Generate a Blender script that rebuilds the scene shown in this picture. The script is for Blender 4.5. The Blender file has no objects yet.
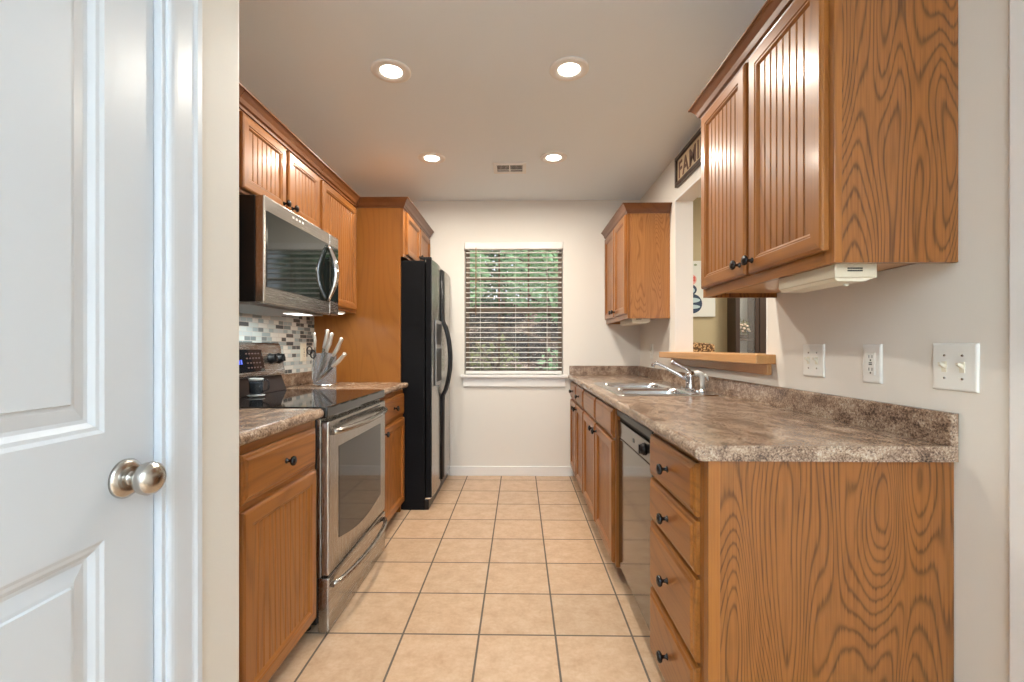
import bpy, bmesh, math, random
from mathutils import Vector, Matrix
random.seed(7)
S = bpy.context.scene
COL = S.collection
# ------------------------------------------------------------------ camera, world, sun, big lights, exposure
cd = bpy.data.cameras.new('camera'); cam = bpy.data.objects.new('camera', cd); COL.objects.link(cam)
cam.location = (0, 0, 1.135); cam.rotation_euler = (math.pi/2, 0, 0.0165)
cd.sensor_width = 36; cd.lens = 36*456.6/1024; cd.shift_y = 6.7/1024; cd.clip_start = 0.02
S.camera = cam
S.view_settings.view_transform = 'Standard'; S.view_settings.look = 'None'
S.view_settings.exposure = 0.0; S.view_settings.gamma = 1; S.view_settings.use_curve_mapping = False
S.cycles.use_denoising = True; S.cycles.max_bounces = 8; S.cycles.diffuse_bounces = 5
S.cycles.sample_clamp_indirect = 6; S.cycles.caustics_reflective = False; S.cycles.caustics_refractive = False
w = bpy.data.worlds.new('daylight'); S.world = w; w.use_nodes = True
w.node_tree.nodes['Background'].inputs[0].default_value = (0.80, 0.90, 1.0, 1)
w.node_tree.nodes['Background'].inputs[1].default_value = 1.5

def lamp(name, kind, loc, rot, energy, color, size=None, size_y=None, **k):
    l = bpy.data.lights.new(name, kind); l.energy = energy; l.color = color
    if kind == 'AREA':
        l.size = size
        if size_y: l.shape = 'RECTANGLE'; l.size_y = size_y
    for a, b in k.items(): setattr(l, a, b)
    o = bpy.data.objects.new(name, l); COL.objects.link(o); o.location = loc; o.rotation_euler = rot
    return o
lamp('sun_light', 'SUN', (6, 0, 9), (math.radians(38), math.radians(28), 0), 6.5, (1, .95, .85), angle=.02)
# added unseen fill lights behind the camera, and the light over the dining table
lamp('rear_top_fill', 'AREA', (.1, -1.0, 2.40), (math.radians(6), 0, 0), 17, (.84, .92, 1.0), 1.0, .8)  # added cool fill from above for the near wall and door
lamp('rear_daylight_fill', 'AREA', (.2, -3.5, 1.35), (math.radians(106), 0, 0), 24, (.74, .88, 1.0), 2.6, 2.1)  # added window-like area light, unseen, for cool frontal fill
lamp('rear_uplight_fill', 'AREA', (.45, -2.0, 1.60), (math.radians(216), 0, 0), 330, (.72, .87, 1.0), .5)  # added uplight that brightens the ceiling, no lamp stands there
lamp('dining_room_light', 'AREA', (2.6, 2.6, 2.40), (0, 0, 0), 60, (1, .90, .74), .7, .7)

# ------------------------------------------------------------------ material helpers
def mat(name, col=(.8, .8, .8), rough=.5, metal=0, **k):
    m = bpy.data.materials.new(name); m.use_nodes = True
    b = m.node_tree.nodes['Principled BSDF']
    b.inputs['Base Color'].default_value = (*col, 1); b.inputs['Roughness'].default_value = rough
    b.inputs['Metallic'].default_value = metal
    for a, v in k.items():
        b.inputs[a.replace('_', ' ')].default_value = v
    return m
class NT:
    def __init__(s, m): s.t = m.node_tree; s.n = s.t.nodes; s.l = s.t.links; s.b = s.n['Principled BSDF']
    def add(s, typ, ins=None, **p):
        x = s.n.new('ShaderNode'+typ)
        for a, v in p.items(): setattr(x, a, v)
        for a, v in (ins or {}).items():
            if hasattr(v, 'is_linked') or isinstance(v, bpy.types.NodeSocket): s.l.new(v, x.inputs[a])
            else: x.inputs[a].default_value = v
        return x
    def math(s, op, a, b=0.0):
        return s.add('Math', {0: a, 1: b}, operation=op).outputs[0]
    def ramp(s, fac, stops, interp='LINEAR'):
        r = s.add('ValToRGB', {0: fac}); cr = r.color_ramp; cr.interpolation = interp
        while len(cr.elements) < len(stops): cr.elements.new(.5)
        for e, (p, c) in zip(cr.elements, stops): e.position = p; e.color = (*c, 1) if len(c) == 3 else c
        return r.outputs[0]
    def noise(s, vec, scale, detail=2, rough=.5, dist=0):
        return s.add('TexNoise', {'Vector': vec, 'Scale': scale, 'Detail': detail, 'Roughness': rough, 'Distortion': dist}).outputs[0]
    def coord(s, rnd=True, scale=(1, 1, 1), off=(0, 0, 0)):
        tc = s.add('TexCoord').outputs['Object']
        if rnd:
            r = s.add('ObjectInfo').outputs['Random']
            k = s.math('MULTIPLY', r, 37.0)
            tc = s.add('VectorMath', {0: tc, 1: k}, operation='ADD').outputs[0]
        return s.add('Mapping', {'Vector': tc, 'Scale': scale, 'Location': off}).outputs[0]
    def bump(s, h, strength=.2, dist=.01):
        b = s.add('Bump', {'Height': h, 'Strength': strength, 'Distance': dist})
        s.l.new(b.outputs[0], s.b.inputs['Normal'])
    def mix(s, fac, a, b, blend='MIX'):
        x = s.add('Mix', {0: fac}, data_type='RGBA', blend_type=blend)
        for i, v in ((6, a), (7, b)):
            if isinstance(v, bpy.types.NodeSocket): s.l.new(v, x.inputs[i])
            else: x.inputs[i].default_value = (*v, 1)
        return x.outputs[2]
    def base(s, c): s.l.new(c, s.b.inputs['Base Color'])

def oak(name, axis, light, dark, strength=.8, rings=46, scale=3.2, rough=.38, long=.16):
    m = mat(name, light, rough); t = NT(m)
    a = 'XYZ'.index(axis)
    sc = [1, 1, 1]; sc[a] = long
    v = t.coord(True, tuple(sc))
    n0 = t.noise(v, scale, 1.0, .4, .1)
    sf = [1, 1, 1]; sf[a] = .03
    fv = t.coord(True, tuple(sf))
    f = t.noise(fv, 190, 2, .6)
    n = t.math('ADD', n0, t.math('MULTIPLY', f, .011))
    sn = t.math('SINE', t.math('MULTIPLY', n, rings*math.tau/6.0))
    g = t.math('POWER', t.math('MULTIPLY_ADD', sn, .5), 1.0)
    g.node.inputs[0].links[0].from_node.inputs[2].default_value = .5
    big = t.noise(v, 1.7, 2, .5)
    line = t.math('POWER', g, 4.5)
    pores = t.ramp(f, [(.42, (0, 0, 0)), (.68, (1, 1, 1))])
    fac = t.math('MULTIPLY', t.math('ADD', t.math('MULTIPLY', line, .62), t.math('MULTIPLY', pores, .36)), strength)
    c = t.mix(fac, light, dark)
    c2 = t.mix(t.math('MULTIPLY', big, .35), c, tuple(x*.72 for x in light), 'MIX')
    t.base(c2); t.bump(fac, .06, .002)
    m.node_tree.nodes['Principled BSDF'].inputs['Coat Weight'].default_value = .28
    m.node_tree.nodes['Principled BSDF'].inputs['Specular IOR Level'].default_value = .32
    m.node_tree.nodes['Principled BSDF'].inputs['Coat Roughness'].default_value = .18
    return m
OL = (.285, .102, .0185); OD = (.10, .030, .005)
oak_v = oak('oak vertical', 'Z', OL, OD, .6, 150, 2.6)
oak_h = oak('oak along run', 'Y', OL, OD, .6, 150, 2.6)
oak_x = oak('oak along depth', 'X', OL, OD, .6, 150, 2.6)
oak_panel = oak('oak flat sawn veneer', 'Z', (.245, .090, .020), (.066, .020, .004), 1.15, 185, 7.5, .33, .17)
oak_panel_lit = oak('lit oak veneer', 'Z', (.46, .195, .058), (.20, .07, .018), .9, 185, 7.5, .33, .17)  # same oak, brightened: light on the far end panel put into the colour
oak_plain = oak('oak fine veneer', 'Z', (.335, .122, .020), (.21, .068, .011), .5, 120, 3)
oak_crown = oak('oak crown', 'Y', (.17, .060, .018), (.09, .028, .008), .5)
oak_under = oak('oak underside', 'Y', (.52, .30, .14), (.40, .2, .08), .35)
oak_ledge = oak('oak ledge', 'Y', (.58, .30, .11), (.38, .17, .055), .6)

M = dict(
    black=mat('black enamel', (.010, .010, .011), .3, 0, Specular_IOR_Level=.3),
    knob=mat('black bronze knob', (.012, .010, .010), .22, .3),
    glass_top=mat('black ceramic glass', (.010, .010, .011), .05),
    dark_glass=mat('dark oven glass', (.030, .026, .022), .06, 0, Specular_IOR_Level=.3),
    mw_glass=mat('microwave glass', (.010, .014, .013), .05),
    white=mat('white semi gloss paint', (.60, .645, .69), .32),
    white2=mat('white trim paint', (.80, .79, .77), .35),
    plastic=mat('white plastic', (.80, .80, .76), .35),
    ivory=mat('ivory plastic', (.72, .68, .56), .4),
    beige=mat('beige fixture', (.58, .50, .37), .45),
    chrome=mat('chrome', (.82, .82, .83), .08, 1),
    nickel=mat('brushed nickel', (.50, .475, .44), .24, 1),
    slot=mat('dark slot', (.03, .028, .025), .6),
    dark_wood=mat('espresso wood', (.045, .026, .017), .35),
    rubber=mat('black rubber', (.015, .015, .015), .7),
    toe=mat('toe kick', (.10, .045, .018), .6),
)
def steel(name, axis, col=(.42, .395, .365), rough=.27, bump=.008):
    m = mat(name, col, rough, 1); t = NT(m)
    sc = [90, 90, 90]; sc['XYZ'.index(axis)] = 1.2
    n = t.noise(t.coord(True, tuple(sc)), 6, 2, .6)
    r = t.add('MapRange', {0: n, 3: rough-.015, 4: rough+.015}).outputs[0]
    t.l.new(r, t.b.inputs['Roughness'])
    return m
M['steel'] = steel('brushed steel', 'Y')
M['steel_v'] = steel('brushed steel vertical', 'Z')
M['steel_dw'] = steel('polished steel front', 'Y', (.155, .14, .125), .10, .004)
M['steel_sink'] = steel('sink steel', 'Y', (.66, .67, .68), .2, .01)
def texture_black():
    m = mat('textured black steel', (.008, .008, .009), .6, 0, Specular_IOR_Level=.08); t = NT(m)
    t.bump(t.noise(t.coord(False), 260, 2, .6), .25, .002); return m
M['fridge_side'] = texture_black()

def paint(name, col, rough=.6, tex=140, s=.05):
    m = mat(name, col, rough); t = NT(m)
    t.bump(t.noise(t.coord(False), tex, 3, .55), s, .003); return m
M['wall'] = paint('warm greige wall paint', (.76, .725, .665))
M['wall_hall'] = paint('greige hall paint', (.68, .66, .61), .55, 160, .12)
M['ceiling'] = paint('flat white ceiling', (.80, .87, .93), .8, 90, .05)
M['wall_dining'] = paint('olive tan wall paint', (.50, .43, .27))

def floor_mat():
    m = mat('peach ceramic tile', (.6, .4, .25), .32); t = NT(m)
    tc = t.add('TexCoord').outputs['Object']
    s = .3016
    v = t.add('Mapping', {'Vector': tc, 'Location': (.4618+s*20, -1.8041+s*20, 0)}).outputs[0]
    br = t.add('TexBrick', {'Vector': v, 'Color1': (0, 0, 0, 1), 'Color2': (1, 1, 1, 1), 'Mortar': (.5, .5, .5, 1), 'Scale': 1.0,
                            'Mortar Size': .0042, 'Mortar Smooth': .1, 'Bias': 0, 'Brick Width': s, 'Row Height': s},
               offset=0.0, squash=1.0, offset_frequency=2, squash_frequency=2)
    n1 = t.noise(tc, 13, 5, .62); n2 = t.noise(tc, 60, 3, .6)
    c = t.ramp(t.math('ADD', t.math('MULTIPLY', n1, .7), t.math('MULTIPLY', n2, .3)),
               [(.33, (.46, .295, .175)), (.5, (.55, .375, .238)), (.66, (.62, .455, .315))])
    per = t.ramp(br.outputs[0], [(0, (.93, .93, .93)), (1, (1.04, 1.02, 1.0))])
    c = t.mix(1.0, c, per, 'MULTIPLY')
    c = t.mix(br.outputs['Fac'], c, (.125, .095, .072))
    t.base(c)
    inv = t.math('SUBTRACT', 1.0, br.outputs['Fac'])
    t.bump(inv, .35, .003)
    r = t.add('MapRange', {0: br.outputs['Fac'], 3: .30, 4: .8}).outputs[0]
    t.l.new(r, t.b.inputs['Roughness'])
    return m
M['floor'] = floor_mat()
def laminate():
    m = mat('brown stone laminate', (.3, .2, .13), .22); t = NT(m)
    v = t.coord(False, (1.0, .55, 1.0))
    v0 = t.coord(False)
    a = t.noise(v, 19, 6, .72, .4)
    b = t.noise(v0, 190, 3, .75)
    d = t.noise(v0, 170, 2, .6)
    mix = t.math('ADD', t.math('MULTIPLY', a, .5), t.math('MULTIPLY', b, .5))
    c = t.ramp(mix, [(.38, (.04, .026, .020)), (.44, (.15, .092, .060)), (.50, (.285, .19, .13)), (.56, (.40, .295, .21)), (.63, (.52, .45, .37))])
    sp = t.ramp(d, [(.36, (1, 1, 1)), (.42, (0, 0, 0))])
    c = t.mix(t.math('MULTIPLY', sp, .6), c, (.05, .035, .03))
    t.base(c); return m
M['laminate'] = laminate()
def mosaic():
    m = mat('glass stone mosaic', (.5, .5, .5), .14); t = NT(m)
    tc = t.add('TexCoord').outputs['Object']
    sp = t.add('SeparateXYZ', {0: tc})
    v = t.add('CombineXYZ', {0: t.math('ADD', sp.outputs[1], 10.0), 1: t.math('ADD', sp.outputs[2], 10.0)}).outputs[0]
    br = t.add('TexBrick', {'Vector': v, 'Color1': (0, 0, 0, 1), 'Color2': (1, 1, 1, 1), 'Mortar': (.5, .5, .5, 1), 'Scale': 1.0,
                            'Mortar Size': .0016, 'Bias': 0, 'Brick Width': .088, 'Row Height': .0245}, offset=.37, offset_frequency=3, squash=.6, squash_frequency=2)
    g = t.add('SeparateColor', {0: br.outputs[0]}).outputs[0]
    c = t.ramp(g, [(0, (.10, .115, .12)), (.10, (.22, .26, .27)), (.24, (.38, .46, .48)), (.42, (.60, .67, .66)), (.62, (.74, .75, .71)), (.84, (.52, .59, .60))], 'CONSTANT')
    c = t.mix(br.outputs['Fac'], c, (.62, .60, .56))
    t.base(c); t.bump(t.math('SUBTRACT', 1.0, br.outputs['Fac']), .3, .002)
    return m
M['mosaic'] = mosaic()
def emit(name, col, s):
    m = mat(name, col, .5); b = m.node_tree.nodes['Principled BSDF']
    b.inputs['Emission Color'].default_value = (*col, 1); b.inputs['Emission Strength'].default_value = s; return m
M['bulb'] = emit('lit lamp lens', (1, .93, .80), 9)
M['strip'] = emit('lit strip lens', (1, .97, .9), 3)
M['digits'] = emit('blue display digits', (.08, .14, .8), .5)
def clear(name, col=(1, 1, 1), alpha=.2, rough=.03):
    m = mat(name, col, rough); t = NT(m)
    tr = t.add('BsdfTransparent', {0: (*col, 1)}); mx = t.add('MixShader', {0: alpha})
    t.l.new(tr.outputs[0], mx.inputs[1]); t.l.new(t.b.outputs[0], mx.inputs[2])
    t.l.new(mx.outputs[0], t.n['Material Output'].inputs[0]); return m
M['pane'] = clear('window glass', (1, 1, 1), .06)
M['smoke'] = clear('smoky acrylic', (.84, .87, .91), .10)
M['clear_glass'] = clear('clear glass', (.9, .95, 1), .30); M['clear_glass'].node_tree.nodes['Principled BSDF'].inputs['Base Color'].default_value = (.05, .06, .07, 1)

# ------------------------------------------------------------------ mesh builder
class MB:
    def __init__(s): s.v = []; s.f = []; s.m = []; s.s = []
    def face(s, idx, m=0, sm=False): s.f.append(idx); s.m.append(m); s.s.append(sm)
    def add(s, pts): i = len(s.v); s.v += [tuple(p) for p in pts]; return list(range(i, i+len(pts)))
    def box(s, x0, x1, y0, y1, z0, z1, m=0):
        i = s.add([(x, y, z) for x in (x0, x1) for y in (y0, y1) for z in (z0, z1)])
        for q in ((0, 1, 3, 2), (4, 6, 7, 5), (0, 4, 5, 1), (2, 3, 7, 6), (0, 2, 6, 4), (1, 5, 7, 3)): s.face([i[k] for k in q], m)
        return s
    def loops(s, rings, m=0, sm=False, cap0=True, cap1=True, mats=None):
        ids = [s.add(r) for r in rings]; n = len(rings[0])
        for a, b in zip(ids, ids[1:]):
            for k in range(n):
                s.face([a[k], a[(k+1) % n], b[(k+1) % n], b[k]], mats[k] if mats else m, sm)
        if cap0: s.face(ids[0][::-1], m)
        if cap1: s.face(ids[-1], m)
        return s
    def prism(s, poly, axis, a, b, m=0, sm=False):
        """poly of 2-D points extruded along an axis"""
        def p(u, v, t): return {'x': (t, u, v), 'y': (u, t, v), 'z': (u, v, t)}[axis]
        return s.loops([[p(u, v, a) for u, v in poly], [p(u, v, b) for u, v in poly]], m, sm)
    def lathe(s, prof, org, axis, seg=20, m=0, cap0=True, cap1=True):
        o = Vector(org); d = Vector(axis).normalized()
        u = d.orthogonal().normalized(); w_ = d.cross(u)
        rings = [[o+d*h+(u*math.cos(k*math.tau/seg)+w_*math.sin(k*math.tau/seg))*max(r, 1e-4) for k in range(seg)] for r, h in prof]
        return s.loops(rings, m, True, cap0, cap1)
    def tube(s, pts, r, seg=10, m=0, flat=None):
        pts = [Vector(p) for p in pts]; rings = []; up = None
        for i, p in enumerate(pts):
            d = (pts[min(i+1, len(pts)-1)]-pts[max(i-1, 0)]).normalized()
            if up is None: up = d.orthogonal().normalized()
            up = (up-d*up.dot(d)).normalized(); sd = d.cross(up)
            rr = r[i] if isinstance(r, (list, tuple)) else r
            rings.append([p+(up*math.cos(k*math.tau/seg)+sd*math.sin(k*math.tau/seg))*rr for k in range(seg)])
        return s.loops(rings, m, True)
    def sweep(s, path, prof, m=0, cut0=0, cut1=0):
        """path: XY polyline; prof: (outward offset to the right of travel, z) closed polygon"""
        n = len(path); rings = []
        P = [Vector(p) for p in path]
        for i in range(n):
            d0 = (P[i]-P[i-1]).normalized() if i else None
            d1 = (P[i+1]-P[i]).normalized() if i < n-1 else None
            nr = lambda d: Vector((d.y, -d.x))
            if d0 is None: off = nr(d1)
            elif d1 is None: off = nr(d0)
            else:
                b = (nr(d0)+nr(d1)).normalized(); off = b/max(b.dot(nr(d0)), .2)
            k = d1*cut0 if i == 0 else -d0*cut1 if i == n-1 else Vector((0, 0))
            rings.append([(P[i].x+(off.x+k.x)*o, P[i].y+(off.y+k.y)*o, z) for o, z in prof])
        return s.loops(rings, m)
    def build(s, name, mats, parent=None, bevel=0, segs=2):
        me = bpy.data.meshes.new(name)
        base = Vector((0, 0, 0)); q = parent
        while q is not None: base = base+q.location; q = q.parent
        me.from_pydata([tuple(Vector(p)-base) for p in s.v], [], s.f)
        for mm in (mats if isinstance(mats, (list, tuple)) else [mats]): me.materials.append(mm)
        for pl, mi, sm in zip(me.polygons, s.m, s.s): pl.material_index = mi; pl.use_smooth = sm
        bm = bmesh.new(); bm.from_mesh(me); bmesh.ops.recalc_face_normals(bm, faces=bm.faces); bm.to_mesh(me); bm.free()
        o = bpy.data.objects.new(name, me); COL.objects.link(o)
        if parent is not None: o.parent = parent
        if bevel:
            b = o.modifiers.new('bevel', 'BEVEL'); b.width = bevel; b.segments = segs; b.limit_method = 'ANGLE'; b.angle_limit = math.radians(35)
            b.harden_normals = False
        return o
def tag(o, label, cat, group=None, kind=None):
    o['label'] = label; o['category'] = cat
    if group: o['group'] = group
    if kind: o['kind'] = kind
    return o
def thing(name, loc, label, cat, group=None):
    o = bpy.data.objects.new(name, None); COL.objects.link(o); o.location = loc; o.empty_display_size = .05
    return tag(o, label, cat, group)
def struct(o, label, cat): return tag(o, label, cat, None, 'structure')
def bx(*a): return MB().box(*a)

# ------------------------------------------------------------------ room dimensions
H = 2.44; XR = 1.063; XL = -1.43; YB = 4.048; XD = -.68; XRO = XR+.117
BACK = -3.6
struct(bx(-2.2, 5.0, BACK, YB, -.05, 0).build('floor', M['floor']), 'peach ceramic floor tiles with dark grout', 'floor')
struct(bx(-2.2, 5.0, BACK, YB+.2, H, H+.08).build('ceiling', M['ceiling']), 'flat white painted ceiling', 'ceiling')
# back wall with window opening
WX0, WX1, WZ0, WZ1 = -.49, .386, .872, 2.070
b = MB()
b.box(-2.2, WX0, YB, YB+.16, 0, H); b.box(WX1, XRO, YB, YB+.16, 0, H)
b.box(WX0, WX1, YB, YB+.16, 0, WZ0); b.box(WX0, WX1, YB, YB+.16, WZ1, H)
struct(b.build('wall_back', M['wall']), 'warm beige back wall around the window', 'wall')
struct(bx(XRO, 5.0, YB-.05, YB+.16, 0, H).build('wall_dining', M['wall_dining']), 'olive tan dining room wall seen through the opening', 'wall')
struct(bx(4.9, 5.0, BACK, YB-.05, 0, H).build('wall_dining_side', M['wall_dining']), 'side wall of the dining room', 'wall')
# right wall with pass-through
OY0, OY1, OZ0, OZ1 = 1.972, 3.14, 1.066, 2.145
b = MB()
b.box(XR, XRO, BACK, OY0, 0, H); b.box(XR, XRO, OY1, YB, 0, H)
b.box(XR, XRO, OY0, OY1, 0, OZ0); b.box(XR, XRO, OY0, OY1, OZ1, H)
struct(b.build('wall_right', M['wall']), 'beige right wall with pass-through opening', 'wall')
struct(bx(XL-.12, XL, 1.10, YB, 0, H).build('wall_left', M['wall']), 'left kitchen wall behind the cabinets', 'wall')
# hall wall on the left with the door opening (bullnose end at the kitchen)
DY0, DY1, DZ = .09, .860, 2.045
b = MB()
b.box(XD-.12, XD, BACK, DY0, 0, H); b.box(XD-.12, XD, DY0, DY1, DZ, H)
r = .014
poly = [(XD-.12, DY1), (XD, DY1)] + [(XD-r+r*math.cos(a), 1.106-r+r*math.sin(a)) for a in [k*math.pi/2/5 for k in range(6)]] + [(XL-.12, 1.106), (XL-.12, .955), (XD-.12, .955)]
b.prism(poly, 'z', 0, H)
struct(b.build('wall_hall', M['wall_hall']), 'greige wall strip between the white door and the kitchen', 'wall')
struct(bx(-.62, .47, YB-.014, YB, 0, .086).build('baseboard_back', M['white2'], None, .004), 'white baseboard under the window', 'baseboard')
struct(bx(XR-.010, XR, .90, 1.003, 0, 2.1).build('trim_1', M['white2'], None, .005), 'white vertical casing at the end of the right wall', 'trim')
# pass-through lining
b = MB(); b.box(XR-.001, XRO+.001, OY1-.012, OY1+.0, OZ0+.04, OZ1); b.box(XR-.001, XRO+.001, OY0, OY1-.012, OZ1-.012, OZ1); b.box(XR-.001, XRO+.001, OY0, OY0+.012, OZ0+.04, OZ1-.012)
struct(b.build('trim_2', M['white2']), 'white lining of the pass-through opening', 'trim')
# window stool and apron
b = MB(); b.box(WX0-.03, WX1+.034, YB-.045, YB+.07, .872, .896); b.box(WX0-.012, WX1+.016, YB-.018, YB, .790, .872)
struct(b.build('trim_3', M['white2'], None, .004), 'white window stool and apron', 'trim')

# ------------------------------------------------------------------ the white door on the left
b = MB()
prof = [(0, 0), (0, .007), (.004, .010), (.010, .0115), (.018, .012), (.056, .012), (.061, .0135), (.066, .017), (.078, .0175), (.084, .014), (.086, .009), (.086, 0)]
y0c, y1c, zc = DY0-.004, DY1+.004, DZ+.004
b.prism([(XD+d, y1c+u) for u, d in prof], 'z', 0, zc+.094)
b.prism([(XD+d, y0c-u) for u, d in prof], 'z', 0, zc+.094)
b.prism([(XD+d, zc+u) for u, d in prof], 'y', y0c, y1c)
# jamb
b.box(XD-.12, XD+.002, DY1-.006, DY1+.014, 0, DZ+.01); b.box(XD-.12, XD+.002, DY0-.014, DY0+.006, 0, DZ+.01); b.box(XD-.12, XD+.002, DY0, DY1, DZ-.006, DZ+.01)
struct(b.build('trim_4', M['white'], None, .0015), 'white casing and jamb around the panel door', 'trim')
def door_leaf():
    x = XD-.012; y0, y1 = DY0+.009, DY1-.009
    b = MB(); t = .035
    st = .101
    pans = []
    yi0, yi1 = y0+st, y1-st; ym0, ym1 = (y0+y1)/2-.055, (y0+y1)/2+.055
    zs = [(.13, .815), (.993, 1.905)]
    cols = [(yi0, yi1)]
    zcuts = [(0.012, .13), (.815, .993), (1.905, DZ-.009)]
    b.box(x-t, x, y0, yi0, .012, DZ-.009); b.box(x-t, x, yi1, y1, .012, DZ-.009)
    for z0, z1 in zcuts: b.box(x-t, x, yi0, yi1, z0, z1)
    for z0, z1 in zs:
        rings = []
        for ins, d in [(0, 0), (.006, -.003), (.012, -.004), (.020, -.010), (.026, -.011), (.046, -.006), (.052, -.006), (.054, -.002)]:
            a0, a1, c0, c1 = yi0+ins, yi1-ins, z0+ins, z1-ins
            rings.append([(x+d, a0, c0), (x+d, a1, c0), (x+d, a1, c1), (x+d, a0, c1)])
        b.loops(rings, cap0=False)
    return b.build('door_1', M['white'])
d1 = struct(door_leaf(), 'white two panel interior door standing closed at left', 'door')
ky, kz, kx = .790, .906, XD-.012
b = MB(); b.lathe([(.034, 0), (.034, .004), (.031, .008), (.024, .011), (.020, .012)], (kx, ky, kz), (1, 0, 0), 32)
hd = b.build('rosette', M['nickel'], d1)
b = MB(); b.lathe([(.018, .008), (.0125, .012), (.0115, .020), (.014, .024), (.022, .028), (.0275, .036), (.0290, .044), (.027, .052), (.020, .058), (.010, .0615), (.001, .0625)], (kx, ky, kz), (1, 0, 0), 32)
b.build('door_knob', M['nickel'], d1)

# ------------------------------------------------------------------ window, blind, garden
yw = YB+.10
wn = bx(WX0, WX0+.035, yw, yw+.05, WZ0+.024, WZ1)
brown = mat('bronze window frame', (.17, .115, .075), .45)
wn.box(WX1-.035, WX1, yw, yw+.05, WZ0+.024, WZ1).box(WX0+.035, WX1-.035, yw, yw+.05, WZ1-.04, WZ1).box(WX0+.035, WX1-.035, yw, yw+.05, WZ0+.024, WZ0+.064)
zm = 1.475
wn.box(WX0+.035, WX1-.035, yw-.008, yw+.05, zm-.024, zm+.024)
wo = struct(wn.build('window_1', brown), 'bronze framed double hung window with muntins', 'window')
b = MB()
for k in (1, 2): 
    x = WX0+.035+(WX1-WX0-.07)*k/3; b.box(x-.008, x+.008, yw+.018, yw+.034, WZ0+.06, WZ1-.03)
for z in (1.19, 1.76): b.box(WX0+.035, WX1-.035, yw+.018, yw+.034, z-.008, z+.008)
b.build('muntin', brown, wo)
bx(WX0+.03, WX1-.03, yw+.022, yw+.028, WZ0+.06, WZ1-.03).build('pane', M['pane'], wo)

bl = thing('window_blind', ((WX0+WX1)/2, YB+.035, .90), 'white horizontal slat blind lowered over the window with slats open', 'blind')
bx(WX0+.004, WX1-.004, YB-.012, YB+.058, 2.008, 2.068).build('headrail', M['white2'], bl, .004)
slatm = mat('faux wood slat', (.86, .83, .78), .4)
b = MB(); n = 24; zb0, zt0 = .960, 1.985
for i in range(n):
    z = zb0+(zt0-zb0)*i/(n-1); tilt = .0; dy = .0245
    pr_ = []
    for k in range(5):
        u = -1+k*.5; pr_.append((YB+.03+u*dy, z-u*dy*tilt+(1-u*u)*.0022))
    poly = pr_+[(y, zz-.0045) for y, zz in reversed(pr_)]
    b.prism(poly, 'x', WX0+.012, WX1-.012)
b.build('slats', slatm, bl)
bx(WX0+.010, WX1-.010, YB+.008, YB+.052, .902, .928).build('bottom_rail', M['white2'], bl, .004)
for f in (.16, .52, .84):
    x = WX0+(WX1-WX0)*f
    b = MB()
    for y in (YB+.004, YB+.056): b.tube([(x, y, .915), (x, y, 2.02)], .0012, 6)
    b.build('ladder_cord', mat('cord', (.75, .72, .66), .7) if f == .16 else bpy.data.materials['cord'], bl)
b = MB(); b.tube([(WX0+.105, YB-.018, 2.02), (WX0+.104, YB-.02, 1.42)], .004, 8); b.build('tilt_wand', mat('wand brown', (.30, .16, .08), .4), bl)

# garden outside
def litter():
    m = mat('leaf litter', (.2, .14, .1), .9); t = NT(m)
    n = t.noise(t.coord(False), 9, 6, .75); n2 = t.noise(t.coord(False), 40, 3, .7)
    c = t.ramp(t.math('ADD', t.math('MULTIPLY', n, .5), t.math('MULTIPLY', n2, .5)), [(.38, (.022, .015, .011)), (.5, (.055, .036, .027)), (.56, (.12, .082, .062)), (.595, (.70, .58, .52))])
    t.base(c); return m
def gz(x, y): return -.25+max(0, y-5.2)*.43+.05*math.sin(x*2.1+y)+.04*math.sin(y*3.3-x)
g = MB()
nx, ny = 30, 24
ids = []
for j in range(ny+1):
    row = []
    for i in range(nx+1):
        x = -5+10*i/nx; y = YB+.17+7*j/ny
        z = gz(x, y)
        row.append((x, y, z))
    ids.append(g.add(row))
for j in range(ny):
    for i in range(nx): g.face([ids[j][i], ids[j][i+1], ids[j+1][i+1], ids[j+1][i]], 0, True)
struct(g.build('ground', litter()), 'leaf strewn slope outside the window', 'ground')
def leafmat(name, c):
    m = mat(name, c, .55); t = NT(m)
    r = t.noise(t.coord(True), 9, 2, .5)
    t.base(t.mix(r, tuple(x*.5 for x in c), tuple(min(1, x*1.5) for x in c)))
    tl = t.add('BsdfTranslucent', {0: (*[min(1, x*1.3) for x in c], 1)}); mx = t.add('MixShader', {0: .4})
    t.l.new(t.b.outputs[0], mx.inputs[1]); t.l.new(tl.outputs[0], mx.inputs[2]); t.l.new(mx.outputs[0], t.n['Material Output'].inputs[0])
    return m
bark = mat('bark', (.13, .09, .065), .9)
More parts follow.
